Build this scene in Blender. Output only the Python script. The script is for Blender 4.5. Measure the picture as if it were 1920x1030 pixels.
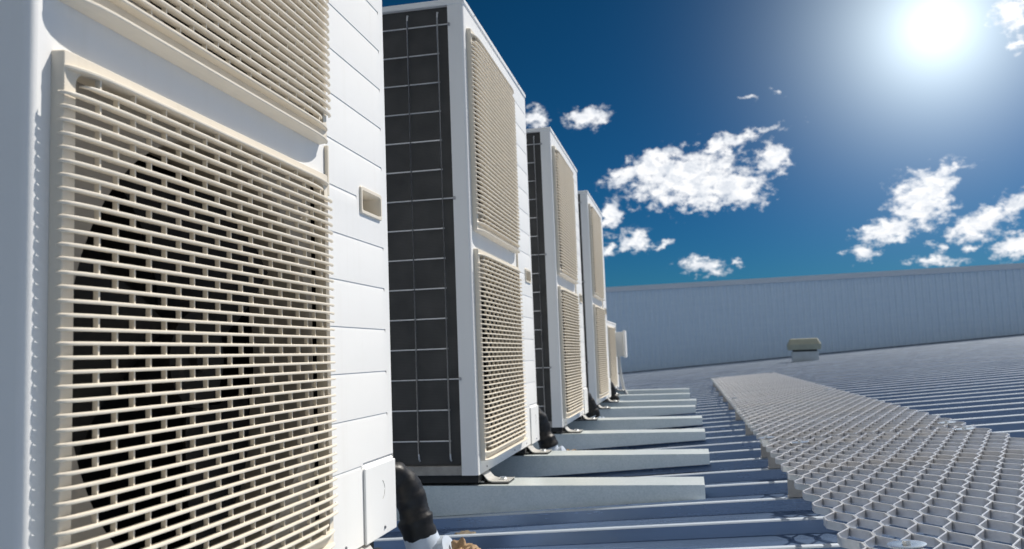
import bpy, math, random
from mathutils import Matrix, Vector, noise as mnoise
random.seed(7)
for o in list(bpy.data.objects): bpy.data.objects.remove(o)
S = bpy.context.scene
COL = S.collection
R = math.radians

# ------------------------------------------------------------------ camera
cam_d = bpy.data.cameras.new('camera')
cam = bpy.data.objects.new('camera', cam_d); COL.objects.link(cam)
S.camera = cam
yaw, pit, rol = -.1979, .0949, -.038
F = Vector((math.sin(yaw)*math.cos(pit), math.cos(yaw)*math.cos(pit), math.sin(pit)))
R0 = Vector((math.cos(yaw), -math.sin(yaw), 0)); U0 = R0.cross(F)
RX = R0*math.cos(rol) + U0*math.sin(rol); UX = -R0*math.sin(rol) + U0*math.cos(rol)
M = Matrix((RX, UX, -F)).transposed().to_4x4()
M.translation = Vector((.5758, -2.3042, .3199))
cam.matrix_world = M
cam_d.sensor_width = 36; cam_d.lens = 1606/1920*36
cam_d.clip_start = .02; cam_d.clip_end = 3000
cam_d.dof.use_dof = True
cam_d.dof.focus_distance = 1.45
cam_d.dof.aperture_fstop = 9
S.render.resolution_x = 1024; S.render.resolution_y = 549

# ------------------------------------------------------------------ light
SUN = Vector((1, 1.0, 1.75)).normalized()          # towards the sun
sd = bpy.data.lights.new('sun', 'SUN'); sd.energy = 5.0; sd.angle = R(.53); sd.color = (1, .94, .855)
so = bpy.data.objects.new('sun', sd); COL.objects.link(so)
so.rotation_euler = SUN.to_track_quat('Z', 'Y').to_euler()
S.view_settings.view_transform = 'Standard'; S.view_settings.look = 'None'
S.view_settings.exposure = .28; S.view_settings.gamma = 1
S.view_settings.use_curve_mapping = False

W = bpy.data.worlds.new('World'); S.world = W; W.use_nodes = True
NT = W.node_tree; NT.nodes.clear()
def nd(t, **k):
    n = NT.nodes.new(t)
    for a, b in k.items(): setattr(n, a, b)
    return n
def math_(op, a, b=None, c=None, clamp=False):
    n = nd('ShaderNodeMath', operation=op, use_clamp=clamp)
    for i, v in enumerate((a, b, c)):
        if v is None: continue
        if isinstance(v, (int, float)): n.inputs[i].default_value = v
        else: NT.links.new(v, n.inputs[i])
    return n.outputs[0]
def mixc(fac, a, b, mode='MIX'):
    n = nd('ShaderNodeMix', data_type='RGBA', blend_type=mode)
    n.clamp_factor = True
    for s, v in ((n.inputs[0], fac), (n.inputs[6], a), (n.inputs[7], b)):
        if isinstance(v, (int, float)): s.default_value = v
        elif isinstance(v, tuple): s.default_value = (*v, 1)
        else: NT.links.new(v, s)
    return n.outputs[2]
tc = nd('ShaderNodeTexCoord')
sep = nd('ShaderNodeSeparateXYZ'); NT.links.new(tc.outputs['Generated'], sep.inputs[0])
dx, dy, dz = sep.outputs
az = math_('MULTIPLY', math_('ARCTAN2', dx, dy), 57.2958)
el = math_('MULTIPLY', math_('ARCSINE', dz), 57.2958)
sky = nd('ShaderNodeTexSky', sky_type='NISHITA', sun_disc=False)
sky.sun_elevation = math.asin(SUN.z); sky.sun_rotation = math.atan2(SUN.x, SUN.y)
sky.altitude = 300; sky.air_density = 1.0; sky.dust_density = .15; sky.ozone_density = 3.0
skc = nd('ShaderNodeVectorMath', operation='SCALE'); skc.inputs['Scale'].default_value = .1
NT.links.new(sky.outputs[0], skc.inputs[0])
sks = nd('ShaderNodeSeparateXYZ'); NT.links.new(skc.outputs[0], sks.inputs[0])
skj = nd('ShaderNodeCombineXYZ')
for ch, (g_, k_) in enumerate(((1.9, .085), (1.40, .232), (1.84, .385))):
    NT.links.new(math_('MULTIPLY', math_('POWER', sks.outputs[ch], g_), k_), skj.inputs[ch])
skycol = skj.outputs[0]
# bright air round the sun that the photograph shows
gd = (math.sin(R(16.2))*math.cos(R(18.41)), math.cos(R(16.2))*math.cos(R(18.41)), math.sin(R(18.41)))
dt = nd('ShaderNodeVectorMath', operation='DOT_PRODUCT'); NT.links.new(tc.outputs['Generated'], dt.inputs[0]); dt.inputs[1].default_value = gd
ang = math_('MULTIPLY', math_('ARCCOSINE', math_('MINIMUM', dt.outputs['Value'], 1.0)), 57.2958)
halo = math_('MULTIPLY', math_('EXPONENT', math_('DIVIDE', ang, -3.8)), 1.36)
halo = math_('MULTIPLY', halo, math_('EXPONENT', math_('MULTIPLY', math_('POWER', math_('DIVIDE', ang, 18.5), 3.0), -1.0)))
def scol(v, c):
    n = nd('ShaderNodeVectorMath', operation='SCALE'); n.inputs[0].default_value = c; NT.links.new(v, n.inputs['Scale']); return n.outputs[0]
def vadd(a, b):
    n = nd('ShaderNodeVectorMath', operation='ADD'); NT.links.new(a, n.inputs[0]); NT.links.new(b, n.inputs[1]); return n.outputs[0]
glow = scol(halo, (.88, .99, .99))
skyg = vadd(skycol, glow)
# clouds, laid out by azimuth and elevation
CL = [(0.67,11.14,3.6,1.65,-8),(3.53,10.32,2.09,1.15,10),(-1.56,12.11,2.0,.97,-20),(-3.72,11.45,1.26,.56,-15),(3.03,13.1,2.08,.54,-15),(6.16,11.98,.99,.92,20),(4.76,13.68,1.99,.26,-8),(1.44,9.59,1.3,.68,0),(-5.85,15.59,1.38,.69,-10),(-9.28,15.94,.9,.7,0),(-4.55,9.04,.7,.92,20),(-3.05,7.29,.98,.7,0),(-1.74,6.8,.91,.28,-20),(-4.84,6.9,.64,.49,0),(1.29,5.35,1.51,.52,8),(3.48,5.57,.24,.27,0),(14.52,8.46,1.58,1.58,-40),(15.46,9.31,1.35,.96,-40),(12.61,6.81,1.72,.81,-12),(11.09,5.62,.89,.48,10),(16.68,10.2,.83,.21,-15),(17.95,6.9,1.92,.7,-22),(16.93,6.19,1.18,.65,0),(19.51,7.71,1.08,.57,-20),(14.81,4.66,1.4,.3,-3),(19.26,5.21,.97,.74,-10),(15.31,5.49,.36,.36,0),(17.26,5.15,.53,.21,0),(20.16,18.41,.87,.82,0),(20.27,16.68,.44,.44,30),(4.81,15.95,.39,.16,15),(6.6,16.07,.32,.13,15)]
cvec = nd('ShaderNodeCombineXYZ'); NT.links.new(az, cvec.inputs[0]); NT.links.new(el, cvec.inputs[1])
def noise_(scale, detail, rough, vec, col=False, sy=1.35, dist=0.0):
    mp = nd('ShaderNodeMapping'); mp.inputs['Scale'].default_value = (1, sy, 1); NT.links.new(vec, mp.inputs[0])
    n = nd('ShaderNodeTexNoise'); n.inputs['Scale'].default_value = scale; n.inputs['Detail'].default_value = detail
    n.inputs['Roughness'].default_value = rough; n.inputs['Distortion'].default_value = dist
    NT.links.new(mp.outputs[0], n.inputs['Vector'])
    return n.outputs['Color'] if col else n.outputs['Fac']
wn = noise_(.8, 5, .6, cvec.outputs[0], True)
ws = nd('ShaderNodeVectorMath', operation='MULTIPLY_ADD'); NT.links.new(wn, ws.inputs[0])
ws.inputs[1].default_value = (2.0, 1.5, 0); ws.inputs[2].default_value = (-1.0, -.75, 0)
wv = vadd(cvec.outputs[0], ws.outputs[0])
dens = None
for (a, e, ra, re, rot) in CL:
    mp = nd('ShaderNodeMapping', vector_type='TEXTURE')
    mp.inputs['Location'].default_value = (a, e, 0)
    mp.inputs['Rotation'].default_value = (0, 0, R(-rot-2.3))
    mp.inputs['Scale'].default_value = (ra*1.22, re*1.22, 1)
    NT.links.new(wv, mp.inputs[0])
    ln = nd('ShaderNodeVectorMath', operation='LENGTH'); NT.links.new(mp.outputs[0], ln.inputs[0])
    v = math_('MULTIPLY', math_('SUBTRACT', 1.0, ln.outputs['Value']), min(1.0, .35+re*.75))
    dens = v if dens is None else math_('SMOOTH_MAX', dens, v, .12)
n1 = noise_(1.4, 10, .585, cvec.outputs[0])
n2 = noise_(.55, 4, .5, cvec.outputs[0])
d1 = math_('ADD', dens, math_('MULTIPLY', math_('SUBTRACT', n1, .5), 1.9))
# extra cloud cover added out of view, to brighten the fill on shaded faces
far = noise_(.085, 9, .6, cvec.outputs[0])
off = math_('MULTIPLY', math_('SUBTRACT', math_('ABSOLUTE', math_('SUBTRACT', az, 5.0)), 24.0), .12, clamp=True)
d2 = math_('MULTIPLY', math_('SUBTRACT', far, .47), 3.2)
d2 = math_('SUBTRACT', d2, math_('MULTIPLY', math_('SUBTRACT', 1.0, off), 4.0))
dd = math_('MAXIMUM', d1, d2)
alpha = nd('ShaderNodeMapRange', interpolation_type='SMOOTHSTEP'); NT.links.new(dd, alpha.inputs[0])
alpha.inputs[1].default_value = -.08; alpha.inputs[2].default_value = .62; alpha.inputs[4].default_value = 1.0
shade = nd('ShaderNodeMapRange'); NT.links.new(noise_(1.1, 6, .6, wv), shade.inputs[0])
shade.inputs[1].default_value = .34; shade.inputs[2].default_value = .58
ccol = mixc(shade.outputs[0], (.60, .64, .70), (.90, .90, .905))
ccol = mixc(.3, ccol, vadd(scol(halo, (1, 1, 1)), ccol))
hz = nd('ShaderNodeMapRange'); NT.links.new(el, hz.inputs[0]); hz.inputs[1].default_value = -1; hz.inputs[2].default_value = 1.0
am = math_('MULTIPLY', alpha.outputs[0], math_('MULTIPLY', hz.outputs[0], .97))
final = mixc(am, skyg, ccol)
bg = nd('ShaderNodeBackground'); NT.links.new(final, bg.inputs[0]); bg.inputs[1].default_value = 1.0
wo = nd('ShaderNodeOutputWorld'); NT.links.new(bg.outputs[0], wo.inputs[0])

# ------------------------------------------------------------------ materials
def mat(name, col, rough=.5, metal=0.0, var=0.0, vscale=8.0, bump=0.0, bscale=60.0, stretch=(1,1,1), col2=None, spec=.5, extra=None, rvar=0.0):
    m = bpy.data.materials.new(name); m.use_nodes = True
    nt = m.node_tree; b = nt.nodes['Principled BSDF']
    b.inputs['Base Color'].default_value = (*col, 1); b.inputs['Roughness'].default_value = rough
    b.inputs['Metallic'].default_value = metal; b.inputs['Specular IOR Level'].default_value = spec
    t = nt.nodes.new('ShaderNodeTexCoord'); mp = nt.nodes.new('ShaderNodeMapping'); mp.inputs['Scale'].default_value = stretch
    nt.links.new(t.outputs['Object'], mp.inputs[0])
    if var or col2:
        n = nt.nodes.new('ShaderNodeTexNoise'); n.inputs['Scale'].default_value = vscale; n.inputs['Detail'].default_value = 6; n.inputs['Roughness'].default_value = .62
        nt.links.new(mp.outputs[0], n.inputs['Vector'])
        r = nt.nodes.new('ShaderNodeValToRGB'); nt.links.new(n.outputs['Fac'], r.inputs[0])
        r.color_ramp.elements[0].position = .32; r.color_ramp.elements[1].position = .68
        c0 = col2 or tuple(c*(1-var) for c in col)
        r.color_ramp.elements[0].color = (*c0, 1); r.color_ramp.elements[1].color = (*col, 1)
        nt.links.new(r.outputs[0], b.inputs['Base Color'])
        if rvar:
            mr = nt.nodes.new('ShaderNodeMapRange'); nt.links.new(n.outputs['Fac'], mr.inputs[0])
            mr.inputs[1].default_value = .3; mr.inputs[2].default_value = .7
            mr.inputs[3].default_value = rough+rvar; mr.inputs[4].default_value = rough-rvar
            nt.links.new(mr.outputs[0], b.inputs['Roughness'])
    if bump:
        n2 = nt.nodes.new('ShaderNodeTexNoise'); n2.inputs['Scale'].default_value = bscale; n2.inputs['Detail'].default_value = 4
        nt.links.new(mp.outputs[0], n2.inputs['Vector'])
        bp = nt.nodes.new('ShaderNodeBump'); bp.inputs['Strength'].default_value = bump; bp.inputs['Distance'].default_value = .002
        nt.links.new(n2.outputs['Fac'], bp.inputs['Height']); nt.links.new(bp.outputs[0], b.inputs['Normal'])
    return m
m_white = mat('white_enamel', (.80, .80, .79), .38, var=.035, vscale=3, bump=.05, bscale=300, rvar=.05)
def weather(m, amt, dirt):
    nt = m.node_tree; b = nt.nodes['Principled BSDF']; src = b.inputs['Base Color'].links[0].from_socket
    t = nt.nodes.new('ShaderNodeTexCoord'); mp = nt.nodes.new('ShaderNodeMapping'); mp.inputs['Scale'].default_value = (22, 22, 1.4); nt.links.new(t.outputs['Object'], mp.inputs[0])
    n = nt.nodes.new('ShaderNodeTexNoise'); n.inputs['Scale'].default_value = 1; n.inputs['Detail'].default_value = 7; n.inputs['Roughness'].default_value = .7; nt.links.new(mp.outputs[0], n.inputs['Vector'])
    r = nt.nodes.new('ShaderNodeMapRange'); nt.links.new(n.outputs['Fac'], r.inputs[0]); r.inputs[1].default_value = .54; r.inputs[2].default_value = .78; r.inputs[4].default_value = amt
    mx = nt.nodes.new('ShaderNodeMix'); mx.data_type = 'RGBA'; nt.links.new(r.outputs[0], mx.inputs[0]); nt.links.new(src, mx.inputs[6]); mx.inputs[7].default_value = (*dirt, 1)
    nt.links.new(mx.outputs[2], b.inputs['Base Color'])
weather(m_white, .14, (.50, .46, .38))
m_cream = mat('cream_plastic', (.74, .68, .575), .42, var=.06, vscale=9, bump=.08, bscale=160, rvar=.06)
weather(m_cream, .22, (.46, .40, .31))
m_shroud = mat('shroud_plastic', (.37, .34, .295), .5, var=.12, vscale=12)
m_dark = mat('black_inside', (.012, .012, .013), .7, var=.3, vscale=20)
m_fan = mat('fan_plastic', (.014, .0142, .015), .65, spec=.2, var=.25, vscale=14)
m_wire = mat('grey_wire', (.66, .66, .66), .4, metal=.3, var=.1, vscale=40)
m_base = mat('base_steel', (.36, .34, .31), .55, metal=.2, var=.28, vscale=28, bump=.2, bscale=80)
m_foot = mat('foot_steel', (.62, .60, .56), .38, metal=.5, var=.2, vscale=40)
m_rubber = mat('black_rubber', (.02, .02, .02), .7, var=.2, vscale=30)
m_pipe = mat('pipe_wrap', (.013, .013, .0145), .46, var=.5, vscale=22, bump=1.0, bscale=38, spec=.35, stretch=(1,1,1))
m_pvc = mat('grey_sleeve', (.55, .62, .72), .35, var=.18, vscale=20, bump=.2, bscale=40)
m_foam = mat('brown_foam', (.42, .29, .17), .85, col2=(.20, .13, .075), vscale=60, bump=1.0, bscale=120)
m_stain = mat('brown_sealant', (.16, .13, .09), .7, col2=(.10, .08, .055), vscale=50)
m_screw = mat('screw_steel', (.35, .36, .38), .35, metal=.8, var=.2, vscale=200)
m_zinc = mat('bright_zinc', (.72, .76, .80), .25, metal=.9, var=.12, vscale=60)
m_strand = mat('aluminium_strand', (.88, .88, .89), .33, metal=.82, var=.24, vscale=22, bump=.25, bscale=240, stretch=(1, .35, 1), rvar=.06)
m_bearer = mat('bearer_aluminium', (.48, .45, .41), .5, metal=.3, var=.2, vscale=16)
m_box = mat('isolator_plastic', (.62, .62, .60), .45, var=.05, vscale=10)
m_ventcap = mat('olive_cap', (.36, .37, .29), .5, var=.15, vscale=8)
m_ventbase = mat('vent_base', (.52, .55, .56), .4, metal=.3, var=.15, vscale=8)

def galv():
    m = mat('galvanised_steel', (.50, .60, .60), .34, metal=.5, bump=.15, bscale=200)
    nt = m.node_tree; b = nt.nodes['Principled BSDF']
    t = nt.nodes.new('ShaderNodeTexCoord')
    v = nt.nodes.new('ShaderNodeTexVoronoi'); v.inputs['Scale'].default_value = 230; nt.links.new(t.outputs['Object'], v.inputs['Vector'])
    n = nt.nodes.new('ShaderNodeTexNoise'); n.inputs['Scale'].default_value = 9; n.inputs['Detail'].default_value = 5; nt.links.new(t.outputs['Object'], n.inputs['Vector'])
    sp = nt.nodes.new('ShaderNodeSeparateColor'); nt.links.new(v.outputs['Color'], sp.inputs[0])
    ad = nt.nodes.new('ShaderNodeMath'); ad.operation = 'MULTIPLY_ADD'; nt.links.new(sp.outputs[0], ad.inputs[0]); ad.inputs[1].default_value = .45; nt.links.new(n.outputs['Fac'], ad.inputs[2])
    r = nt.nodes.new('ShaderNodeValToRGB'); nt.links.new(ad.outputs[0], r.inputs[0])
    r.color_ramp.elements[0].position = .35; r.color_ramp.elements[0].color = (.57, .635, .635, 1)
    r.color_ramp.elements[1].position = 1.0; r.color_ramp.elements[1].color = (.70, .75, .75, 1)
    nt.links.new(r.outputs[0], b.inputs['Base Color'])
    return m
m_galv = galv()

def roof_mat(name, c0, c1, metal, rough):
    m = bpy.data.materials.new(name); m.use_nodes = True
    nt = m.node_tree; b = nt.nodes['Principled BSDF']
    t = nt.nodes.new('ShaderNodeTexCoord')
    mp = nt.nodes.new('ShaderNodeMapping'); mp.inputs['Scale'].default_value = (.6, 5, 5); nt.links.new(t.outputs['Object'], mp.inputs[0])
    n = nt.nodes.new('ShaderNodeTexNoise'); n.inputs['Scale'].default_value = 3; n.inputs['Detail'].default_value = 7; n.inputs['Roughness'].default_value = .65
    nt.links.new(mp.outputs[0], n.inputs['Vector'])
    n2 = nt.nodes.new('ShaderNodeTexNoise'); n2.inputs['Scale'].default_value = 26; n2.inputs['Detail'].default_value = 5; nt.links.new(t.outputs['Object'], n2.inputs['Vector'])
    r = nt.nodes.new('ShaderNodeValToRGB'); nt.links.new(n.outputs['Fac'], r.inputs[0])
    r.color_ramp.elements[0].position = .3; r.color_ramp.elements[0].color = (*c0, 1)
    r.color_ramp.elements[1].position = .7; r.color_ramp.elements[1].color = (*c1, 1)
    # dusty freckles
    r2 = nt.nodes.new('ShaderNodeValToRGB'); nt.links.new(n2.outputs['Fac'], r2.inputs[0])
    r2.color_ramp.elements[0].position = .62; r2.color_ramp.elements[0].color = (0, 0, 0, 1)
    r2.color_ramp.elements[1].position = .8; r2.color_ramp.elements[1].color = (.22, .22, .22, 1)
    mx = nt.nodes.new('ShaderNodeMix'); mx.data_type = 'RGBA'; nt.links.new(r2.outputs[0], mx.inputs[0]); nt.links.new(r.outputs[0], mx.inputs[6]); mx.inputs[7].default_value = (.30, .29, .27, 1)
    nt.links.new(mx.outputs[2], b.inputs['Base Color'])
    mr = nt.nodes.new('ShaderNodeMapRange'); nt.links.new(n.outputs['Fac'], mr.inputs[0]); mr.inputs[3].default_value = rough-.06; mr.inputs[4].default_value = rough+.1
    nt.links.new(mr.outputs[0], b.inputs['Roughness']); b.inputs['Metallic'].default_value = metal
    return m
m_roof = roof_mat('blue_grey_roofing', (.135, .205, .335), (.18, .26, .41), .66, .25)
m_ribtop = roof_mat('rib_crown_sun_tint', (.48, .55, .64), (.58, .64, .71), .35, .38)  # paler crowns: the bright sun lines along the ribs are put into the colour
m_wall = roof_mat('blue_grey_cladding', (.60, .72, .84), (.66, .77, .87), .08, .45)
m_base_strip = mat('dark_base_strip', (.13, .165, .22), .8, var=.2)
m_cap = roof_mat('capping', (.56, .61, .68), (.62, .67, .73), .3, .4)
m_ground = mat('gravel_ground', (.17, .165, .15), .9, var=.4, vscale=.3)

def coil_mat():
    m = bpy.data.materials.new('coil_fins'); m.use_nodes = True
    nt = m.node_tree; b = nt.nodes['Principled BSDF']
    t = nt.nodes.new('ShaderNodeTexCoord'); sp = nt.nodes.new('ShaderNodeSeparateXYZ'); nt.links.new(t.outputs['Object'], sp.inputs[0])
    w = nt.nodes.new('ShaderNodeMath'); w.operation = 'MULTIPLY'; nt.links.new(sp.outputs[2], w.inputs[0]); w.inputs[1].default_value = 2*math.pi/.0042
    s = nt.nodes.new('ShaderNodeMath'); s.operation = 'SINE'; nt.links.new(w.outputs[0], s.inputs[0])
    n = nt.nodes.new('ShaderNodeTexNoise'); n.inputs['Scale'].default_value = 14; n.inputs['Detail'].default_value = 6; nt.links.new(t.outputs['Object'], n.inputs['Vector'])
    r = nt.nodes.new('ShaderNodeValToRGB'); nt.links.new(n.outputs['Fac'], r.inputs[0])
    r.color_ramp.elements[0].position = .3; r.color_ramp.elements[0].color = (.036, .036, .036, 1)
    r.color_ramp.elements[1].position = .75; r.color_ramp.elements[1].color = (.07, .068, .065, 1)
    ml = nt.nodes.new('ShaderNodeMix'); ml.data_type = 'RGBA'; ml.blend_type = 'MULTIPLY'; ml.inputs[0].default_value = .35
    mr = nt.nodes.new('ShaderNodeMapRange'); nt.links.new(s.outputs[0], mr.inputs[0]); mr.inputs[1].default_value = -1
    nt.links.new(r.outputs[0], ml.inputs[6]); nt.links.new(mr.outputs[0], ml.inputs[7])
    nt.links.new(ml.outputs[2], b.inputs['Base Color']); b.inputs['Roughness'].default_value = .6
    return m
m_coil = coil_mat()

# ------------------------------------------------------------------ mesh helpers
class MB:
    def __init__(s): s.v = []; s.f = []
    def add(s, vs, fs):
        o = len(s.v); s.v += [tuple(p) for p in vs]; s.f += [tuple(i+o for i in f) for f in fs]; return s
    def box(s, x0, x1, y0, y1, z0, z1):
        return s.add([(x0,y0,z0),(x1,y0,z0),(x1,y1,z0),(x0,y1,z0),(x0,y0,z1),(x1,y0,z1),(x1,y1,z1),(x0,y1,z1)],
                     [(0,3,2,1),(4,5,6,7),(0,1,5,4),(1,2,6,5),(2,3,7,6),(3,0,4,7)])
    def quad(s, *p): return s.add(p, [tuple(range(len(p)))])
    def tube(s, pts, rad, n=10, caps=True):
        pts = [Vector(p) for p in pts]; rr = rad if isinstance(rad, (list, tuple)) else [rad]*len(pts)
        vs = []; ref = None
        for i, p in enumerate(pts):
            t = (pts[min(i+1, len(pts)-1)] - pts[max(i-1, 0)]).normalized()
            if ref is None: ref = Vector((0,0,1)) if abs(t.z) < .9 else Vector((1,0,0))
            a = t.cross(ref).normalized(); b = t.cross(a).normalized(); ref = -b if False else ref
            for k in range(n):
                th = 2*math.pi*k/n; vs.append(p + (a*math.cos(th)+b*math.sin(th))*rr[i])
        fs = [(i*n+k, i*n+(k+1)%n, (i+1)*n+(k+1)%n, (i+1)*n+k) for i in range(len(pts)-1) for k in range(n)]
        if caps: fs += [tuple(range(n-1, -1, -1)), tuple((len(pts)-1)*n+k for k in range(n))]
        return s.add(vs, fs)
    def mesh(s, name, m, smooth=None):
        me = bpy.data.meshes.new(name); me.from_pydata(s.v, [], s.f); me.validate(); me.update()
        me.materials.append(m)
        if smooth is not None:
            for p in me.polygons: p.use_smooth = True
            me.set_sharp_from_angle(angle=R(smooth))
        return me
    def build(s, name, m, parent=None, smooth=None, bevel=0):
        o = bpy.data.objects.new(name, s.mesh(name, m, smooth)); COL.objects.link(o)
        if parent: o.parent = parent
        if bevel:
            b = o.modifiers.new('bevel', 'BEVEL'); b.width = bevel; b.segments = 2; b.limit_method = 'ANGLE'; b.angle_limit = R(40)
        return o
def use(name, me, parent, loc=(0,0,0)):
    o = bpy.data.objects.new(name, me); COL.objects.link(o); o.parent = parent; o.location = loc; return o
def tag(o, label=None, cat=None, group=None, kind=None):
    if label: o['label'] = label
    if cat: o['category'] = cat
    if group: o['group'] = group
    if kind: o['kind'] = kind
    return o
def empty(name, loc=(0,0,0), rz=0):
    o = bpy.data.objects.new(name, None); COL.objects.link(o); o.location = loc; o.rotation_euler = (0,0,rz); o.empty_display_size = .1; return o
KIDS = {}
def kids(o): return [c for c in bpy.data.objects if c.parent is o]
def copy_tree(o, parent=None):
    idx = {}
    for c in bpy.data.objects:
        if c.parent: idx.setdefault(c.parent, []).append(c)
    def rec(a, p):
        c = a.copy(); COL.objects.link(c); c.parent = p
        for ch in idx.get(a, []): rec(ch, c)
        return c
    return rec(o, parent)

# ------------------------------------------------------------------ the roof, the wall, the ground
SL = .0644                     # roof fall along x
RIBZ = -.1074                  # rib tops at x = 0
TR = -.070                     # ribs run a little askew to the row: dy/dx
def roofz(x): return RIBZ + SL*x
PITCH = .265; RY0 = -.045 # a rib near edge line at x=.64
def rib_profile():
    # one pitch in y starting at the near foot of a rib: (dy, dz relative to rib top)
    return [(0, -.030), (.006, -.003), (.0085, -.0004), (.011, 0), (.024, 0), (.0265, -.0004), (.029, -.003), (.035, -.030),
            (.150, -.0305)]
roof = tag(empty('roof'), kind='structure')
X0, X1 = -7, 15
def roof_sheet(k):
    b = MB(); ys = []
    for r in range(3):
        for (a, z) in rib_profile(): ys.append((k*3*PITCH + r*PITCH + a, z))
    ys.append((k*3*PITCH + 3*PITCH - .0005, -.030))
    # side lap: the last rib's lip of this sheet sits 1 mm over the next sheet
    xs = [X0, X1]
    vs = []; fs = []
    for (yy, zz) in ys:
        for x in xs: vs.append((x, yy + RY0 + TR*(x-.64), roofz(x) + zz))
    n = len(xs)
    for i in range(len(ys)-1): fs.append((i*n, i*n+1, (i+1)*n+1, (i+1)*n))
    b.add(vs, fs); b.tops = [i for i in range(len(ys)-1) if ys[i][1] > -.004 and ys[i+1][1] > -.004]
    # the turned edge of the sheet, seen as a fine dark lap line
    y = k*3*PITCH - .0165 + RY0
    return b
for k in range(-7, 22):
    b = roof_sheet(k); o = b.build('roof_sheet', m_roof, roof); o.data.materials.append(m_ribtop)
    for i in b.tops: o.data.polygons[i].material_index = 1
YW = 17.04
def wally(x): return YW + TR*x
g = MB().quad((-400,-400,-6),(400,-400,-6),(400,400,-6),(-400,400,-6)).build('ground', m_ground); tag(g, kind='structure')
b = MB()
vs = [(X0+.05, -5.3+TR*(X0), -5.99), (X1-.05, -5.3+TR*X1, -5.99), (X1-.05, wally(X1), -5.99), (X0+.05, wally(X0), -5.99)]
b.add(vs + [(x, y, roofz(x)-.06) for x, y, z in vs], [(0,3,2,1),(4,5,6,7),(0,1,5,4),(1,2,6,5),(2,3,7,6),(3,0,4,7)])
tag(b.build('building_block', m_wall), 'pale blue grey building block that carries the ribbed metal roof', 'building')
wall = tag(empty('metal_wall', (0, YW, 0)), 'long blue grey ribbed metal wall rising across the far end of the roof', 'wall')
ZW = 1.79
PW = .78
x = -7.02; k = 0
while x < 17:
    b = MB(); n = 6
    pr = []
    for r in range(6):
        o_ = r*.13
        pr += [(o_, 0), (o_+.048, 0), (o_+.062, -.022), (o_+.104, -.022), (o_+.118, 0)]
    pr.append((.7795, 0))
    vs = []
    for (a, dy) in pr:
        xx = x+a; zb = roofz(min(xx, X1))-.028
        vs += [(xx, TR*xx+dy, zb), (xx, TR*xx+dy, ZW-.02)]
    b.add(vs, [(2*i, 2*i+2, 2*i+3, 2*i+1) for i in range(len(pr)-1)])
    b.build('wall_panel', m_wall, wall)
    x += PW
def slab(x0, x1, y0, y1, zb, zt, m, name, parent):
    b = MB(); zb0, zb1 = (zb if isinstance(zb, tuple) else (zb, zb)); zt0, zt1 = (zt if isinstance(zt, tuple) else (zt, zt))
    vs = [(x0, TR*x0+y0, zb0), (x1, TR*x1+y0, zb1), (x1, TR*x1+y1, zb1), (x0, TR*x0+y1, zb0), (x0, TR*x0+y0, zt0), (x1, TR*x1+y0, zt1), (x1, TR*x1+y1, zt1), (x0, TR*x0+y1, zt0)]
    b.add(vs, [(0,3,2,1),(4,5,6,7),(0,1,5,4),(1,2,6,5),(2,3,7,6),(3,0,4,7)])
    return b.build(name, m, parent)
slab(-7.03, 17.4, .004, .25, (-6, -6), ZW-.03, m_wall, 'wall_core', wall)
slab(-7.05, 17.45, -.045, .30, ZW-.115, ZW, m_cap, 'wall_cap', wall)
slab(-7.0, 14.9, -.034, -.026, (roofz(-7)-.029, roofz(14.9)-.029), (roofz(-7)+.022, roofz(14.9)+.022), m_base_strip, 'base_strip', wall)  # thin dark strip along the foot of the wall

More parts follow.
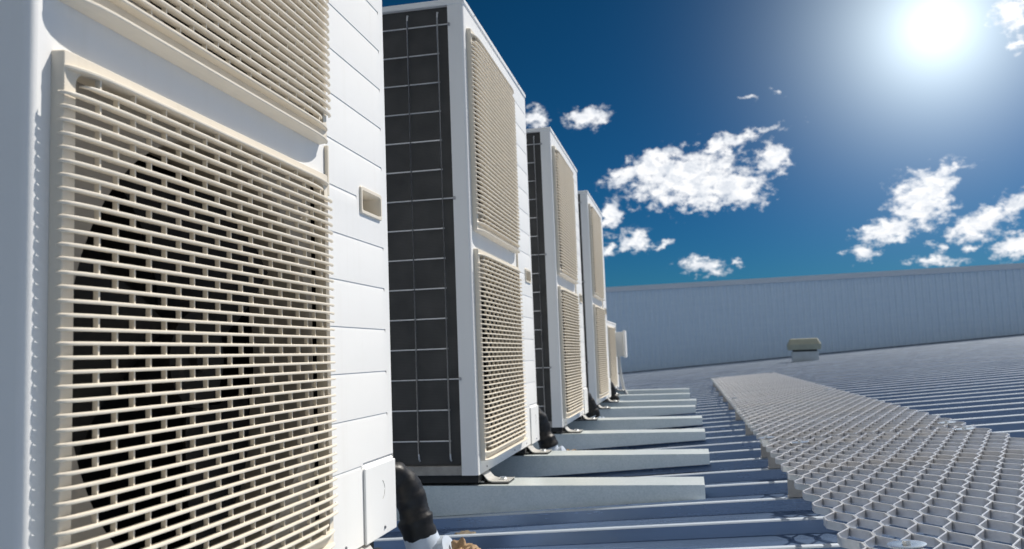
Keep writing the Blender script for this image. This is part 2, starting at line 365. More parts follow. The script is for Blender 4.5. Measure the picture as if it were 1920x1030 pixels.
# ------------------------------------------------------------------ air conditioning units
WD, DP = .96, .33
GY0, GY1 = .027, .637          # grille root in y
CY, CZ, CR = .333, .300, .275  # fan opening, CZ above the grille's bottom
def panel_front(H, gbots):
    """front sheet: plain white with real grooves, a handle opening and a round fan opening behind each grille"""
    b = MB()
    cuts_y = [0.012]; 
    rec = []   # y0,y1,z0,z1,depth
    zz = [.134]; z = .218
    while z < H-.05: zz.append(z); z += .0802
    for z in zz:
        if abs(z-.134) < .001: rec.append((.66, .792, z-.0045, z+.0030, .0015))
        elif abs(z-.619) < .015: rec.append((.66, .795, z-.0045, z+.0030, .0015))
        else: rec.append((.66, .931, z-.0045, z+.0030, .0015))
    rec.append((.800, .9575, .1335, .1405, .006))
    hole = (.815, .913, .598, .638)
    sq = [(gb, gb+2*CZ) for gb in gbots]
    ya, yb = CY-CR-.02, CY+CR-.01
    ys = sorted(set([.010, 0.042, .622, WD-.002] + [r[0] for r in rec] + [r[1] for r in rec] + [hole[0], hole[1]]))
    zs = sorted(set([.0, H-.016] + [r[2] for r in rec] + [r[3] for r in rec] + [hole[2], hole[3]] + [c for s_ in sq for c in (s_[0]+.02, s_[0]+2*CZ-.02)]))
    vid = {}; vs = []; fs = []
    def V(y, z, x=0.0):
        k_ = (round(y, 5), round(z, 5), round(x, 5))
        if k_ not in vid: vid[k_] = len(vs); vs.append((x, y, z))
        return vid[k_]
    for i in range(len(ys)-1):
        for j in range(len(zs)-1):
            y0, y1, z0, z1 = ys[i], ys[i+1], zs[j], zs[j+1]; yc, zc = (y0+y1)/2, (z0+z1)/2
            if hole[0] < yc < hole[1] and hole[2] < zc < hole[3]: continue
            if .042 < yc < .622 and any(gb+.02 < zc < gb+2*CZ-.02 for gb in gbots): continue
            d = 0.0
            for r_ in rec:
                if r_[0] < yc < r_[1] and r_[2] < zc < r_[3]: d = -r_[4]; rr0 = r_
            if d == 0: fs.append((V(y0,z0), V(y1,z0), V(y1,z1), V(y0,z1)))
            else:
                q = [(y0,z0),(y1,z0),(y1,z1),(y0,z1)]
                fs.append(tuple(V(a, c, d*(c-rr0[2])/(rr0[3]-rr0[2])) for a, c in q))
    for r_ in rec:
        c = [(r_[0], r_[2]), (r_[1], r_[2]), (r_[1], r_[3]), (r_[0], r_[3])]
        # walls of the groove, following the shared cuts
        yy = [v for v in ys if r_[0] <= v <= r_[1]]; zz2 = [v for v in zs if r_[2] <= v <= r_[3]]
        for a, c2 in zip(yy, yy[1:]):
            for z_ in (r_[3],): fs.append((V(a,z_), V(c2,z_), V(c2,z_,-r_[4]), V(a,z_,-r_[4])))
        for a, c2 in zip(zz2, zz2[1:]):
            for y_ in (r_[0], r_[1]): fs.append((V(y_,a), V(y_,c2), V(y_,c2,-r_[4]*(c2-r_[2])/(r_[3]-r_[2])), V(y_,a,-r_[4]*(a-r_[2])/(r_[3]-r_[2]))))
    b.add(vs, fs)
    # rounded upright corner at the coil side
    n = 6; pts = [(-.010+.010*math.sin(t*math.pi/2/n), .010-.010*math.cos(t*math.pi/2/n)) for t in range(n+1)]
    pts = [(-.047, 0)] + pts
    o_ = len(b.v)
    for (px_, py_) in pts: b.v += [(px_, py_, 0), (px_, py_, H-.016)]
    b.f += [(o_+2*i, o_+2*i+2, o_+2*i+3, o_+2*i+1) for i in range(len(pts)-1)]
    # return of the post into the coil recess
    b.quad((-.047, 0, 0), (-.047, 0, H-.016), (-.047, .012, H-.016), (-.047, .012, 0))
    b.quad((0, WD-.002, 0), (-DP, WD-.002, 0), (-DP, WD-.002, H-.016), (0, WD-.002, H-.016))
    b.quad((0, .010, 0), (0, WD-.002, 0), (-.02, WD-.002, 0), (-.02, .010, 0))
    return b
def slat_mesh(y0, y1):
    st = [(0, .0140), (.003, .0175), (.008, .0202), (.018, .0226), (.035, .0244), (.055, .0256), (.085, .0262)]
    L = y1-y0; a = [(y0+s_, x) for s_, x in st] + [(y0+L*t/8, .0264) for t in range(2, 7)] + [(y1-s_, x) for s_, x in reversed(st)]
    b = MB(); vs = []
    h = .0019
    for (y, x) in a:
        k_ = .25 if (y in (a[0][0], a[-1][0])) else 1
        vs += [(min(.0150,x-.003), y, -.0011), (x-.0022, y, -h*k_), (x-.0006, y, -h*.75*k_), (x, y, 0), (x-.0006, y, h*.75*k_), (x-.0022, y, h*k_), (min(.0150,x-.003), y, .0011)]
    fs = [(i*7+j, (i+1)*7+j, (i+1)*7+(j+1)%7, i*7+(j+1)%7) for i in range(len(a)-1) for j in range(7)]
    fs += [tuple(range(7)), tuple((len(a)-1)*7+j for j in range(6, -1, -1))]
    return b.add(vs, fs).mesh('slat', m_cream, 50)
SLAT = slat_mesh(.0225, .6480); SLAT_S = slat_mesh(.052, .612)
SP = .01312
tb = MB(); tb.box(.0155, .0212, -.0011, .0011, -SP/2+.0004, SP/2-.0004); TIE = tb.mesh('tie', m_cream)
GH = .592                       # grille height
NS = 41
def tie_rows(y0=.043, y1=.622):
    rows = []
    for r in range(NS-1):
        ph = .0974 if r % 2 == 0 else .0700
        ys = []; y = ph
        while y < y1-.008: ys.append(y); y += .0548
        rows.append(ys)
    return rows
ROWS = tie_rows()
def grille_frame():
    b = MB()
    # section through the frame as loops: root -> front edge -> inner edge
    def ring(y0, y1, z0, z1, r, x):
        p = []
        for (cy, cz, a0) in ((y1-r, z1-r, 0), (y0+r, z1-r, 90), (y0+r, z0+r, 180), (y1-r, z0+r, 270)):
            for t in range(5):
                an = R(a0+t*22.5); p.append((x, cy+r*math.cos(an), cz+r*math.sin(an)))
        return p
    z0, z1 = .0, GH
    loops = [ring(GY0, GY1, z0, z1, .004, .0002), ring(GY0+.001, GY1-.001, z0+.001, z1-.001, .004, .0128), ring(GY0+.0017, GY1-.0017, z0+.0017, z1-.0017, .0035, .0135),
             ring(GY0+.017, GY1-.015, z0+.021, z1-.019, .012, .0135), ring(GY0+.0172, GY1-.0152, z0+.0212, z1-.0192, .012, -.004)]
    vs = [p for l in loops for p in l]; n = 20
    fs = [(i*n+k, i*n+(k+1)%n, (i+1)*n+(k+1)%n, (i+1)*n+k) for i in range(len(loops)-1) for k in range(n)]
    b.add(vs, fs)
    return b
def lip_mesh(z0, z1, d=.012):
    st = [(0, .0135), (.004, .0165), (.010, .0195), (.020, .0225), (.035, .0250), (.055, .0265), (.085, .027)]
    y0, y1 = GY0+.001, GY1-.001
    a = [(y0+s_, x) for s_, x in st] + [(y1-s_, x) for s_, x in reversed(st)]
    vs = []
    for (y, x) in a: vs += [(d, y, z0), (x-.001, y, z0), (x, y, z0+.001), (x, y, z1-.001), (x-.001, y, z1), (d, y, z1)]
    fs = [(i*6+j, (i+1)*6+j, (i+1)*6+(j+1)%6, i*6+(j+1)%6) for i in range(len(a)-1) for j in range(6)]
    fs += [tuple(range(6)), tuple((len(a)-1)*6+j for j in range(5, -1, -1))]
    return MB().add(vs, fs)
FRAME = grille_frame()
_l = lip_mesh(.0005, .0045); FRAME.add(_l.v, _l.f)
_l = lip_mesh(.0208, .0248); FRAME.add(_l.v, _l.f)
_l = lip_mesh(GH-.0195, GH-.0155); FRAME.add(_l.v, _l.f)
_l = lip_mesh(GH-.004, GH-.001); 
FRAME_ME = FRAME.mesh('fan_grille', m_cream, 35)
def shroud_mesh():
    b = MB(); n = 48; xp = -.006
    ya, yb, za, zb = .0475, .611, .022, 2*CZ-.022
    # square plate with the round opening (centre CY,CZ)
    inner = []; outer = []
    for k_ in range(n):
        t = 2*math.pi*k_/n; c, s_ = math.cos(t), math.sin(t)
        inner.append((xp, CY+CR*c, CZ+CR*s_))
        m = 1e9
        if c > 1e-6: m = min(m, (yb-CY)/c)
        if c < -1e-6: m = min(m, (ya-CY)/c)
        if s_ > 1e-6: m = min(m, (zb-CZ)/s_)
        if s_ < -1e-6: m = min(m, (za-CZ)/s_)
        m = max(m, CR*.99)
        outer.append((xp, CY+m*c, CZ+m*s_))
    b.add(inner+outer, [(k_, (k_+1) % n, n+(k_+1) % n, n+k_) for k_ in range(n)])
    for cy, cz in ((ya, za), (yb, za), (ya, zb), (yb, zb)):
        kk = min(range(n), key=lambda q: (outer[q][1]-cy)**2+(outer[q][2]-cz)**2)
        b.add([(xp, cy, cz), outer[kk], outer[(kk+1) % n], outer[kk-1]], [(0, 1, 2), (0, 3, 1)])
    # bellmouth duct
    prof = [(xp, 1.0), (-.010, .992), (-.018, .986), (-.030, .984), (-.095, .984), (-.105, .99)]
    vs = [(x_, CY+CR*f*math.cos(2*math.pi*k_/n), CZ+CR*f*math.sin(2*math.pi*k_/n)) for x_, f in prof for k_ in range(n)]
    b.add(vs, [(i*n+k_, i*n+(k_+1) % n, (i+1)*n+(k_+1) % n, (i+1)*n+k_) for i in range(len(prof)-1) for k_ in range(n)])
    return b.mesh('fan_shroud', m_shroud, 40)
SHROUD = shroud_mesh()
def cyl(b, cx, cy, cz, r0, r1, x0, x1, n=20):
    vs = [(x_, cy+r_*math.cos(2*math.pi*k_/n), cz+r_*math.sin(2*math.pi*k_/n)) for x_, r_ in ((x0, r0), (x1, r1)) for k_ in range(n)]
    b.add(vs, [(k_, (k_+1) % n, n+(k_+1) % n, n+k_) for k_ in range(n)] + [tuple(range(n-1, -1, -1)), tuple(range(n, 2*n))])
    return b
def blade_mesh(a0):
    b = MB(); vs = []; nr, na = 6, 7
    for i in range(nr):
        r_ = .06 + (.245-.06)*i/(nr-1)
        for j in range(na):
            t = j/(na-1); an = a0 + R(12*i/(nr-1)*1.0) + R(78)*t*(.75+.25*i/(nr-1))
            x_ = -.045 - .055*t + .006*math.sin(math.pi*t)
            vs.append((x_, CY+r_*math.cos(an), CZ+r_*math.sin(an)))
    o_ = len(vs); vs += [(p[0]-.003, p[1], p[2]) for p in vs]
    fs = []
    for i in range(nr-1):
        for j in range(na-1):
            q = (i*na+j, i*na+j+1, (i+1)*na+j+1, (i+1)*na+j); fs += [q, tuple(o_+w for w in reversed(q))]
    edge = [j for j in range(na)] + [i*na+na-1 for i in range(1, nr)] + [(nr-1)*na+j for j in range(na-2, -1, -1)] + [i*na for i in range(nr-2, 0, -1)]
    for p_, q_ in zip(edge, edge[1:]+edge[:1]): fs.append((p_, o_+p_, o_+q_, q_))
    return b.add(vs, fs).mesh('fan_blade', m_fan, 40)
BLADES = [blade_mesh(R(a)) for a in (20, 140, 260)]
_b = MB(); cyl(_b, 0, CY, CZ, .068, .062, -.095, -.035); cyl(_b, 0, CY, CZ, .018, .016, -.035, -.027); HUB = _b.mesh('fan_hub', m_fan, 40)

def add_grille(root, zb, ties='joined', quota=None):
    gr = use('fan_grille', FRAME_ME, root, (0, 0, zb))
    zt = .5611
    for k_ in range(NS):
        z = zt - k_*SP
        short = k_ in (0, NS-1)
        use('slat', SLAT_S if short else SLAT, gr, (0, 0, z))
    rest = MB(); count = 0
    order = []
    for r_, ys in enumerate(ROWS):
        z = zt - (r_+.5)*SP
        for y in ys: order.append((z, y))
    # ties above the first and below the last slat
    for y in ROWS[1]:
        if .06 < y < .60: order.append((zt+.5*SP, y))
    for y in ROWS[0]:
        if .06 < y < .60: order.append((zt-(NS-.5)*SP, y))
    if ties == 'single':
        sel = quota(order)
    else: sel = set()
    for i, (z, y) in enumerate(order):
        if i in sel: use('tie', TIE, gr, (0, y, z))
        else: rest.box(.0155, .0212, y-.0011, y+.0011, z-SP/2+.0004, z+SP/2-.0004)
    if rest.v:
        o = rest.build('tie', m_cream, gr); o['kind'] = 'stuff'
    # the shroud and the fan sit behind
    use('fan_shroud', SHROUD, root, (0, 0, zb-.004))
    fn = use('fan', HUB, root, (0, 0, zb-.004))
    for m in BLADES: use('fan_blade', m, fn)
    return gr
def screw(root, x, y, z, r=.0032):
    b = MB(); cyl(b, 0, y, z, r, r*.8, x, x+.0016, 10); b.build('screw', m_screw, root, 40)

def make_unit(H, gbots, single=None):
    root = empty('air_conditioning_unit')
    panel_front(H, gbots).build('front_panel', m_white, root, 30)
    # lid with a turned down lip
    b = MB().box(-DP-.003, .0035, -.0035, WD+.0025, H-.017, H); b.build('lid', m_white, root, 30, .003)
    # rear face and base
    MB().box(-DP, -DP+.004, .0, WD-.002, 0.0, H-.018).build('rear_panel', m_white, root)
    MB().box(-DP+.002, -.0475, .0015, WD-.004, -.0, .026).build('base_pan', m_base, root, bevel=.002)
    MB().box(-DP+.006, -.0485, .012, .022, .0265, H-.0175).build('coil', m_coil, root)
    MB().box(-.27, -.262, .03, WD-.01, .028, H-.02).build('inner_back', m_dark, root)
    # dark bulkhead between fan bay and service bay, and floor between bays
    b = MB().box(-.26, -.004, .652, .656, .028, H-.02)
    if len(gbots) > 1: b.box(-.26, -.012, .03, .65, gbots[1]-.034, gbots[1]-.030)
    b.build('bulkhead', m_dark, root)
    # guard wires on the coil side
    ns = int((H-.07-.094)/.0843)+1
    zz = [.0945+.0843*i for i in range(ns)]
    ext = {2, 8, 14}
    for i, z in enumerate(zz):
        x1 = -.043 if i in ext else -.0735
        b = MB().tube([(-DP+.004, -.0045, z), (x1, -.0045, z)], 0.0020, 6); w = b.build('guard_wire', m_wire, root, 60)
        if i in ext: MB().box(-.046, -.040, -.007, -.0003, z-.004, z+.004).build('wire_clip', m_screw, w, bevel=.001)
    for x in (-.0755, -.1655, -.2555):
        top = H-.035
        b = MB().tube([(x-.001, .004, .040), (x, -.007, .046), (x, -.0092, .06), (x, -.0092, top-.02), (x, -.007, top-.004), (x-.001, .004, top)], .0023, 6)
        b.build('guard_wire', m_wire, root, 60)
    for gb in gbots: add_grille(root, gb, 'single' if single else 'joined', single)
    # the moulded rib standing between two grilles
    if len(gbots) > 1:
        for i in range(1, len(gbots)):
            MB().box(.0003, .006, .655, .661, gbots[i-1]+GH-.03, gbots[i]+.004).build('joining_strip', m_cream, root, bevel=.001)
    # handle
    hz = .618
    b = MB(); y0, y1, z0, z1 = .809, .919, .592, .644; iy0, iy1, iz0, iz1 = .8165, .9115, .600, .636
    def rr(y0, y1, z0, z1, r, x, n=4):
        p = []
        for (cy, cz, a0) in ((y1-r, z1-r, 0), (y0+r, z1-r, 90), (y0+r, z0+r, 180), (y1-r, z0+r, 270)):
            for t in range(n+1):
                an = R(a0+t*90/n); p.append((x, cy+r*math.cos(an), cz+r*math.sin(an)))
        return p
    loops = [rr(y0, y1, z0, z1, .006, .0002), rr(y0+.0005, y1-.0005, z0+.0005, z1-.0005, .006, .003), rr(y0+.0015, y1-.0015, z0+.0015, z1-.0015, .005, .004),
             rr(iy0-.001, iy1+.001, iz0-.001, iz1+.001, .005, .004), rr(iy0, iy1, iz0, iz1, .004, .002), rr(iy0+.002, iy1-.002, iz0+.001, iz1-.001, .004, -.045)]
    n = 20; vs = [p for l in loops for p in l]
    fs = [(i*n+k_, i*n+(k_+1) % n, (i+1)*n+(k_+1) % n, (i+1)*n+k_) for i in range(len(loops)-1) for k_ in range(n)] + [tuple((len(loops)-1)*n+k_ for k_ in range(n))]
    if H > .7: b.add(vs, fs); b.build('hand_grip', m_cream, root, 35)
    # service cover with a knock-out mark
    b = MB(); b.box(.0002, .0050, .7985, .9572, -.002, .1305); cv = b.build('service_cover', m_white, root, bevel=.0018)
    ap = []
    for t in range(-60, 61, 10): ap.append((.0052, .872+.022*math.cos(R(t)), .082+.019*math.sin(R(t))))
    MB().tube(ap, .0005, 5).build('knockout_mark', m_base, cv)
    b = MB(); cyl(b, 0, .890, .012, .0038, .003, .0052, .0070, 10); b.build('screw', m_screw, cv, 40)
    for y in (.10, .50, .715): screw(root, .0003, y, .012)
    for y in (.12, .80): screw(root, .0037, y, H-.008, .0025)
    # feet
    for (fy0, fy1) in ((.058, .138), (.745, .825)):
        b = MB()
        b.box(-.04, .0, fy0, fy1, -.0275, -.0235)
        pts = [(-.006, -.002), (.000, -.006), (.006, -.014), (.013, -.021), (.024, -.0245), (.068, -.0245), (.072, -.022)]
        vs = []
        for (x, z) in pts: vs += [(x, fy0, z), (x, fy1, z), (x, fy1, z-.003), (x, fy0, z-.003)]
        fs = [(i*4+j, (i+1)*4+j, (i+1)*4+(j+1) % 4, i*4+(j+1) % 4) for i in range(len(pts)-1) for j in range(4)] + [(0, 1, 2, 3), tuple(len(pts)*4-1-q for q in range(4))]
        b.add(vs, fs)
        ft = b.build('mounting_foot', m_foot, root, 30)
        MB().box(-.30, .070, fy0-.004, fy1+.004, -.0312, -.0277).build('rubber_pad', m_rubber, ft)
        bo = MB(); zt_ = -.0243
        vs = [(.047+.010*math.cos(R(60*q)), (fy0+fy1)/2+.010*math.sin(R(60*q)), zz_) for zz_ in (zt_, zt_+.007) for q in range(6)]
        bo.add(vs, [(q, (q+1) % 6, 6+(q+1) % 6, 6+q) for q in range(6)] + [(5, 4, 3, 2, 1, 0), (6, 7, 8, 9, 10, 11)])
        bo.build('bolt', m_zinc, ft)
    for ya_, yb_ in ((.02, .17), (.71, .86)): MB().box(-DP+.01, -.006, ya_, yb_, -.022, -.001).build('base_channel', m_rubber, root)
    return root

YU = [-1.643, 0.0, 1.474, 3.061]; XU = [0, 0, .02, .007]
BOTS = [.035, .678]
# near unit: the ties that show largest are singled out
cam_p = Vector((.5758, -2.3042, .3199))
def pick(zb_holder):
    def q(order):
        zb = zb_holder.pop(0)
        sc = []
        for i, (z, y) in enumerate(order):
            d = (Vector((0, y+YU[0], z+zb)) - cam_p); dep = d.dot(F); py = 515-1606*d.dot(UX)/dep; px = 960+1606*d.dot(RX)/dep
            if -10 < py < 1040 and -10 < px < 1930: sc.append((dep, i))
        sc.sort(); return set(i for _, i in sc[:(215 if zb < .1 else 80)])
    return q
G = 'air conditioning units in a row on the roof'
u1 = make_unit(1.35, BOTS, pick([BOTS[0], BOTS[1]]))
u1.location = (XU[0], YU[0], 0)
tag(u1, 'nearest air conditioning unit, cream slatted fan grilles filling the left of the photo', 'air conditioner', G)
u2 = make_unit(1.35, BOTS); u2.location = (XU[1], YU[1], 0)
tag(u2, 'second tall air conditioning unit, dark coil side with wire guard right behind the nearest one', 'air conditioner', G)
u3 = copy_tree(u2); u3.location = (XU[2], YU[2], 0)
tag(u3, 'third tall air conditioning unit, standing between the second unit and the last tall one', 'air conditioner', G)
u4 = copy_tree(u2); u4.location = (XU[3], YU[3], 0)
tag(u4, 'farthest of the tall two-fan air conditioning units, next to the short one', 'air conditioner', G)
u5 = make_unit(.68, [.035]); u5.location = (-.065, 4.74, 0); u5.scale = (1, 1, .86)
tag(u5, 'short single-fan air conditioning unit at the far end of the row', 'air conditioner', G)

# ------------------------------------------------------------------ support rails
RS = -.03
rails = [(-1.615, .60), (-.93, .60), (.028, .60), (.705, .628), (1.50, .63), (2.25, .63), (3.15, .605), (3.82, .617), (4.72, .575), (5.60, .572)]
rl = ['galvanised rail lying under the near end of the nearest unit', 'galvanised rail under the far end of the nearest unit',
      'nearest fully visible galvanised rail, under the near foot of the second unit', 'galvanised rail under the far foot of the second unit',
      'galvanised rail under the near foot of the third unit', 'galvanised rail under the far foot of the third unit',
      'galvanised rail under the near foot of the farthest tall unit', 'galvanised rail under the far foot of the farthest tall unit',
      'galvanised rail under the near end of the short unit', 'farthest galvanised rail, under the isolator side of the short unit']
ZR = -.0316
for (y0, xe), lb in zip(rails, rl):
    root = tag(empty('support_rail', (0, y0, 0)), lb, 'rail', 'galvanised rails that carry the units')
    b = MB(); xs = -.62; w = .150; t = .003
    def P(x, yy, z): return (x, yy + RS*x, z)
    zb0, zb1 = roofz(xs)+.001, roofz(xe)+.001
    # folded top-hat: top, two webs
    for (ya, yb, kind) in ((0, w, 'top'), (0, t, 'web'), (w-t, w, 'web')):
        if kind == 'top': z0a = z0b = ZR-t; z1_ = ZR
        else: z0a, z0b, z1_ = zb0, zb1, ZR-t-.0002
        vs = [P(xs, ya, z0a), P(xe, ya, z0b), P(xe, yb, z0b), P(xs, yb, z0a), P(xs, ya, z1_), P(xe, ya, z1_), P(xe, yb, z1_), P(xs, yb, z1_)]
        b.add(vs, [(0,3,2,1),(4,5,6,7),(0,1,5,4),(1,2,6,5),(2,3,7,6),(3,0,4,7)])
    b.build('channel', m_galv, root)
    b = MB(); b.add([P(xe-.004, t+.0003, zb1), P(xe-.001, t+.0003, zb1), P(xe-.001, w-t-.0003, zb1), P(xe-.004, w-t-.0003, zb1),
                     P(xe-.004, t+.0003, ZR-t-.0005), P(xe-.001, t+.0003, ZR-t-.0005), P(xe-.001, w-t-.0003, ZR-t-.0005), P(xe-.004, w-t-.0003, ZR-t-.0005)],
                    [(0,3,2,1),(4,5,6,7),(0,1,5,4),(1,2,6,5),(2,3,7,6),(3,0,4,7)])
    b.build('end_plate', m_galv, root)

# ------------------------------------------------------------------ pipes out of the units, with sleeves and foam
def lump(cx, cy, cz, rx, ry, rz, seed, rings=10, segs=14, amp=.45):
    b = MB(); vs = [(cx, cy, cz+rz)]
    for i in range(1, rings):
        th = math.pi*i/rings
        for k_ in range(segs):
            ph = 2*math.pi*k_/segs; d = Vector((math.sin(th)*math.cos(ph), math.sin(th)*math.sin(ph), math.cos(th)))
            f = 1 + amp*mnoise.noise(d*2.3 + Vector((seed, 0, 0))) + amp*.6*mnoise.noise(d*6 + Vector((0, seed, 0)))
            vs.append((cx+d.x*rx*f, cy+d.y*ry*f, cz+d.z*rz*f))
    vs.append((cx, cy, cz-rz)); fs = []
    for k_ in range(segs):
        fs.append((0, 1+k_, 1+(k_+1) % segs)); e = len(vs)-1; o_ = 1+(rings-2)*segs
        fs.append((e, o_+(k_+1) % segs, o_+k_))
    for i in range(rings-2):
        for k_ in range(segs): a = 1+i*segs; fs.append((a+k_, a+segs+k_, a+segs+(k_+1) % segs, a+(k_+1) % segs))
    return b.add(vs, fs)
def wrap_tube(pts, rads, n=20, amp=.0016, seed=1.0):
    b = MB(); b.tube(pts, rads, n)
    vs = []
    for i, v in enumerate(b.v):
        V_ = Vector(v); c = Vector(pts[min(i//n, len(pts)-1)]); d = (V_-c)
        if d.length > 1e-6: d.normalize()
        f = mnoise.noise(V_*45+Vector((seed, 0, 0)))*amp*1.6 + mnoise.noise(V_*18+Vector((0, seed, 0)))*amp*2
        vs.append(tuple(V_+d*f))
    b.v = vs
    return b
def bez(p, n):
    out = []
    P_ = [Vector(q) for q in p]
    for i in range(len(P_)-1):
        a, b_, c, d = P_[max(i-1, 0)], P_[i], P_[i+1], P_[min(i+2, len(P_)-1)]
        for j in range(n):
            t = j/n; out.append(.5*((2*b_)+(c-a)*t+(2*a-5*b_+4*c-d)*t*t+(3*b_-a-3*c+d)*t**3))
    out.append(P_[-1]); return out
def pipe(ux, uy, seed, full, lb):
    oy = uy+WD
    root = tag(empty('insulated_pipe', (ux, oy, 0)), lb, 'pipe', 'wrapped pipes that leave the units')
    pts = bez([(-.085, -.02, .088), (-.050, .035, .094), (-.014, .070, .082), (.002, .083, .048), (.012, .086, .004), (.026, .088, -.040)], 9)
    rr_ = []
    for i, p in enumerate(pts):
        t = i/(len(pts)-1); r_ = .0295 + .0022*math.sin(t*11+seed) + (.0016 if int(t*13+seed) % 2 else 0)
        if t > .80: r_ += .0055
        rr_.append(r_)
    wrap_tube([tuple(p) for p in pts], rr_, 30, .0026, seed).build('wrapping', m_pipe, root, 60)
    zr = roofz(.03)-.030
    sl = MB(); sl.tube([(.020, .088, -.030), (.028, .088, -.052), (.033, .088, -.075), (.035, .088, zr-.004)], [.0345, .036, .037, .039], 20)
    s_ = sl.build('sleeve', m_pvc, root, 40)
    br = MB(); br.tube([(.040, .080, -.088), (.066, .076, -.074), (.084, .074, -.066)], [.026, .027, .027], 18); br.tube([(.078, .0745, -.0685), (.090, .0735, -.0635)], [.033, .033], 18)
    br.build('branch', m_pvc, root, 40)
    if full:
        b = MB(); b.tube([(-.070, .05, -.10), (-.055, .045, -.075), (-.048, .04, -.066)], [.023, .022, .020], 14); b.build('pipe_stub', m_base, root, 40)
    lump(.112, .072, -.080, .034, .030, .026, seed+1, 24, 34, .8).build('foam', m_foam, root, 60)
    if full:
        l2 = lump(.150, .060, -.105, .034, .028, .010, seed+5, 14, 20, .9); l2.build('foam', m_foam, root, 60)
        l3 = lump(-.066, .035, -.080, .020, .018, .015, seed+9, 14, 20, .9); l3.build('foam', m_foam, root, 60)
        l4 = lump(-.110, .05, -.095, .020, .018, .016, seed+13, 14, 20, .9); l4.build('foam', m_foam, root, 60)
    return root
pipe(XU[0], YU[0], 1.0, True, 'black wrapped pipe bending down beside the nearest unit, brown foam at its foot')
pipe(XU[1], YU[1], 3.0, False, 'black wrapped pipe beside the second unit, in front of the third')
pipe(XU[2], YU[2], 6.0, False, 'black wrapped pipe beside the third unit, in front of the farthest tall one')
pipe(XU[3], YU[3], 8.0, False, 'farthest black wrapped pipe, between the last tall unit and the short one')

# sealant smear on the roof beside the near pipe
tag(lump(-.02, -.09, roofz(-.02)-.0300, .026, .042, .0025, 21, 12, 20, .9).build('sealant_smear', m_stain, None, 60), 'flat brown sealant smear on the roof pan to the right of the near pipe', 'sealant')
# ------------------------------------------------------------------ isolator box by the short unit
iso = tag(empty('isolator_box', (-.02, 5.62, .26)), 'small pale isolator box with a conduit at the end of the short unit', 'isolator')
MB().box(-.08, .03, -.11, .02, .02, .24).build('case', m_box, iso, bevel=.006)
MB().box(.031, .052, -.125, .035, .008, .252).build('cover', m_white, iso, bevel=.005)
MB().tube(bez([(-.02, -.04, .02), (-.015, -.04, -.10), (.0, -.04, -.22), (.02, -.04, -.30), (.07, -.05, -.375)], 5), .013, 10).build('conduit', m_box, iso, 60)

# ------------------------------------------------------------------ roof vent
vt = tag(empty('roof_vent', (2.50, 12.9, 0), R(-4)), 'small roof vent with olive hood on a pale square base, standing before the far wall', 'vent')
zb_ = roofz(2.5)-.03
b = MB(); b.box(-.20, .22, -.18, .18, zb_-.02, zb_+.19); b.build('base', m_ventbase, vt, bevel=.006)
b = MB(); b.box(-.235, .25, -.21, .21, zb_-.004, zb_+.012); b.build('flashing', m_ventbase, vt)
MB().box(-.18, .20, -.16, .16, zb_+.1905, zb_+.225).build('throat', m_dark, vt)
b = MB()
z0, z1 = zb_+.215, zb_+.405
vs = [(-.26,-.23,z0), (.26,-.23,z0), (.26,.23,z0), (-.26,.23,z0), (-.265,-.235,z0+.09), (.265,-.235,z0+.09), (.265,.235,z0+.09), (-.265,.235,z0+.09), (-.215,-.17,z1), (.215,-.17,z1), (.215,.17,z1), (-.215,.17,z1)]
b.add(vs, [(0,1,5,4),(1,2,6,5),(2,3,7,6),(3,0,4,7),(4,5,9,8),(5,6,10,9),(6,7,11,10),(7,4,8,11),(8,9,10,11),(3,2,1,0)])
b.build('hood', m_ventcap, vt, bevel=.012)

# ------------------------------------------------------------------ expanded metal walkway
WX0, CP, RP = .796, .0265, .1435
MTOP = RIBZ+.070; WEB = .0145; TH = .0032
BL, DG = .034, RP/2-.034
def strand_mesh(L, start, name='strand'):
    """one zigzag strand standing on edge; bonds in line with the walkway, legs between them; cut square at 0 and -L"""
    pts = []; y = start + RP
    a = TH*.5; bx = CP - TH*.5; c = .004
    while y > -L-RP:
        pts += [(a, y-c*.6), (a, y-BL+c*.6), (a+c*.5, y-BL-c*.7), (bx-c*.5, y-BL-DG+c*.7),
                (bx, y-BL-DG-c*.6), (bx, y-2*BL-DG+c*.6), (bx-c*.5, y-2*BL-DG-c*.7), (a+c*.5, y-RP+c*.7)]
        y -= RP
    def cut(p, q, yy):
        t = (p[1]-yy)/(p[1]-q[1]); return (p[0]+(q[0]-p[0])*t, yy)
    out = []
    for p, q in zip(pts, pts[1:]):
        if p[1] > 0 >= q[1]: out.append(cut(p, q, 0.0))
        if 0 > p[1] > -L: out.append(p)
        if p[1] > -L >= q[1]: out.append(cut(p, q, -L)); break
    pts = out; vs = []; n = len(pts)
    for i, (x, y) in enumerate(pts):
        p0 = Vector(pts[max(i-1, 0)]); p1 = Vector(pts[min(i+1, n-1)]); t = (p1-p0).normalized(); nx = Vector((-t.y, t.x))
        for (o_, z) in ((-.5, -WEB), (-.5, -.0008), (-.28, 0), (.28, 0), (.5, -.0008), (.5, -WEB)):
            q = Vector((x, y)) + nx*o_*TH*.97
            vs.append((q.x, q.y, z + SL*q.x))
    fs = [(i*6+j, i*6+(j+1) % 6, (i+1)*6+(j+1) % 6, (i+1)*6+j) for i in range(n-1) for j in range(6)]
    fs += [(5,4,3,2,1,0), tuple((n-1)*6+j for j in range(6))]
    return MB().add(vs, fs).mesh(name, m_strand)
NCOL = 24
joins = [6.92, 5.32, 2.98, .62, -2.6]
plab = ['farthest short panel of expanded metal walkway', 'third expanded metal walkway panel from the camera, beyond the second pair of clips',
        'second expanded metal walkway panel, beyond the joint with four round clips', 'nearest expanded metal walkway panel, large open diamonds in the lower right corner']
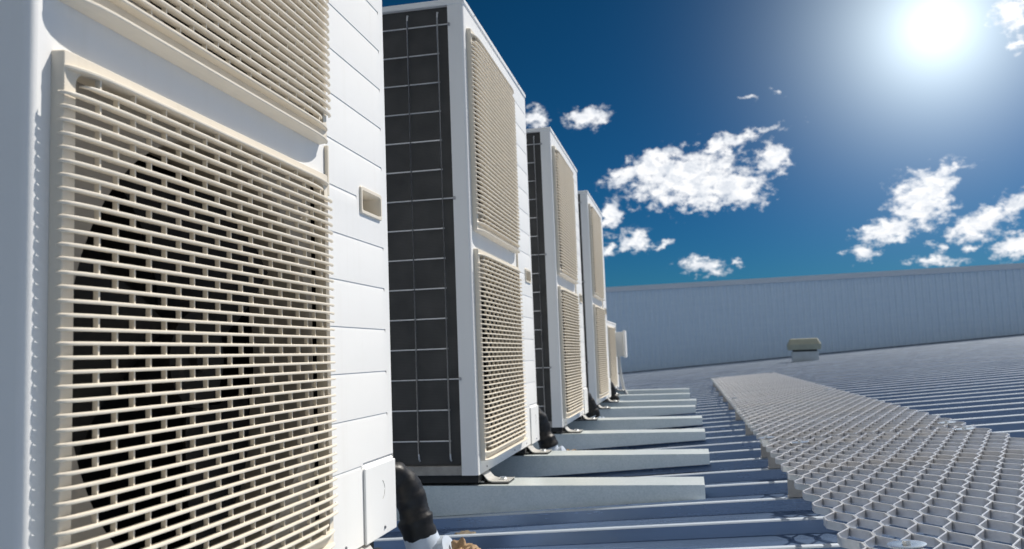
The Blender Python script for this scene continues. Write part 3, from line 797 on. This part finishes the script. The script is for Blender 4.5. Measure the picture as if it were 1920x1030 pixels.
for k_ in range(4):
    ya, yb = joins[k_], joins[k_+1]
    root = tag(empty('mesh_walkway', (WX0, ya, 0)), plab[k_], 'walkway panel', 'panels of the expanded metal walkway')
    ph = ((ya - (-.806)) % RP) if k_ == 3 else ((ya-(-.806)) % RP + .05) % RP
    L = ya-yb-.004
    mA = strand_mesh(L, -ph); mB = strand_mesh(L, -((ph + RP/2) % RP))
    for c in range(NCOL):
        use('strand', mA if c % 2 == 0 else mB, root, (c*CP, 0, MTOP + SL*(WX0+c*CP)))
# bearers across the ribs under the mesh
for i, k_ in enumerate((0, 2, 3, 6, 9, 12, 15, 18, 21, 24)):
    y = RY0 + k_*PITCH + .004
    if y > 6.8: break
    yy = y + TR*(.8-.64)
    xa, xb = WX0+.004, WX0+NCOL*CP-.006
    words = ['nearest', 'second nearest', 'third nearest', 'fourth nearest', 'fifth nearest', 'sixth nearest', 'seventh nearest', 'eighth nearest', 'second farthest', 'farthest']
    lb = (words[i]+' grey cross bearer showing under the left edge of the walkway') if i < 10 else 'small far grey cross bearer under the distant part of the walkway'
    root = tag(empty('walkway_bearer', (xa, yy, 0)), lb, 'bearer', 'cross bearers under the walkway')
    b = MB(); w = xb-xa
    def Q(x, dy, dz): return (x, TR*x*0+dy, roofz(xa+x)+dz)
    for (y0, y1, z0, z1) in ((.0, .003, .0015, .070-WEB-.001), (.0032, .026, .0015, .0045)):
        vs = [Q(0,y0,z0), Q(w,y0,z0), Q(w,y1,z0), Q(0,y1,z0), Q(0,y0,z1), Q(w,y0,z1), Q(w,y1,z1), Q(0,y1,z1)]
        vs = [(x, y_+TR*x, z) for x, y_, z in vs]
        b.add(vs, [(0,3,2,1),(4,5,6,7),(0,1,5,4),(1,2,6,5),(2,3,7,6),(3,0,4,7)])
    b.build('angle', m_bearer, root)
# clips
clips = [(.878, -.913, 'large round zinc clip with a bolt at the bottom edge of the photo'),
         (1.385, .727, 'round zinc clip on the right edge of the walkway, just beyond the joint'), (1.374, .509, 'round zinc clip on the right edge of the walkway, just before the joint'),
         (.818, .718, 'round zinc clip on the left edge of the walkway, just beyond the joint'), (.900, .502, 'round zinc clip near the left edge of the walkway, just before the joint'),
         (.83, 3.08, 'tiny round clip on the left of the walkway at its second joint'), (1.37, 3.08, 'tiny round clip on the right of the walkway at the second joint'),
         (.84, 6.70, 'farthest left round clip at the end of the walkway'), (1.38, 6.70, 'farthest right round clip at the end of the walkway')]
for (x, y, lb) in clips:
    z = MTOP + SL*x
    root = tag(empty('walkway_clip', (x, y, z)), lb, 'clip', 'round clips that hold the walkway'); root.rotation_euler = (0, -SL, 0)
    n = 28; b = MB(); vs = []
    prof = [(.0275, .0004), (.0275, .0014), (.024, .0022), (.008, .0008), (.0055, .0008)]
    for r_, z_ in prof: vs += [(r_*math.cos(2*math.pi*q/n), r_*math.sin(2*math.pi*q/n), z_) for q in range(n)]
    b.add(vs, [(i*n+q, i*n+(q+1) % n, (i+1)*n+(q+1) % n, (i+1)*n+q) for i in range(len(prof)-1) for q in range(n)] + [tuple(range(n-1, -1, -1))])
    b.build('washer', m_zinc, root, 30)
    b = MB(); vs = [(.0065*math.cos(R(60*q+15)), .0065*math.sin(R(60*q+15)), z_) for z_ in (.001, .0062) for q in range(6)]
    vs += [(.0055*math.cos(R(60*q+15)), .0055*math.sin(R(60*q+15)), .0072) for q in range(6)]
    b.add(vs, [(i*6+q, i*6+(q+1) % 6, (i+1)*6+(q+1) % 6, (i+1)*6+q) for i in (0, 1) for q in range(6)] + [(12, 13, 14, 15, 16, 17)])
    b.build('bolt', m_zinc, root)
S.render.engine = 'CYCLES'
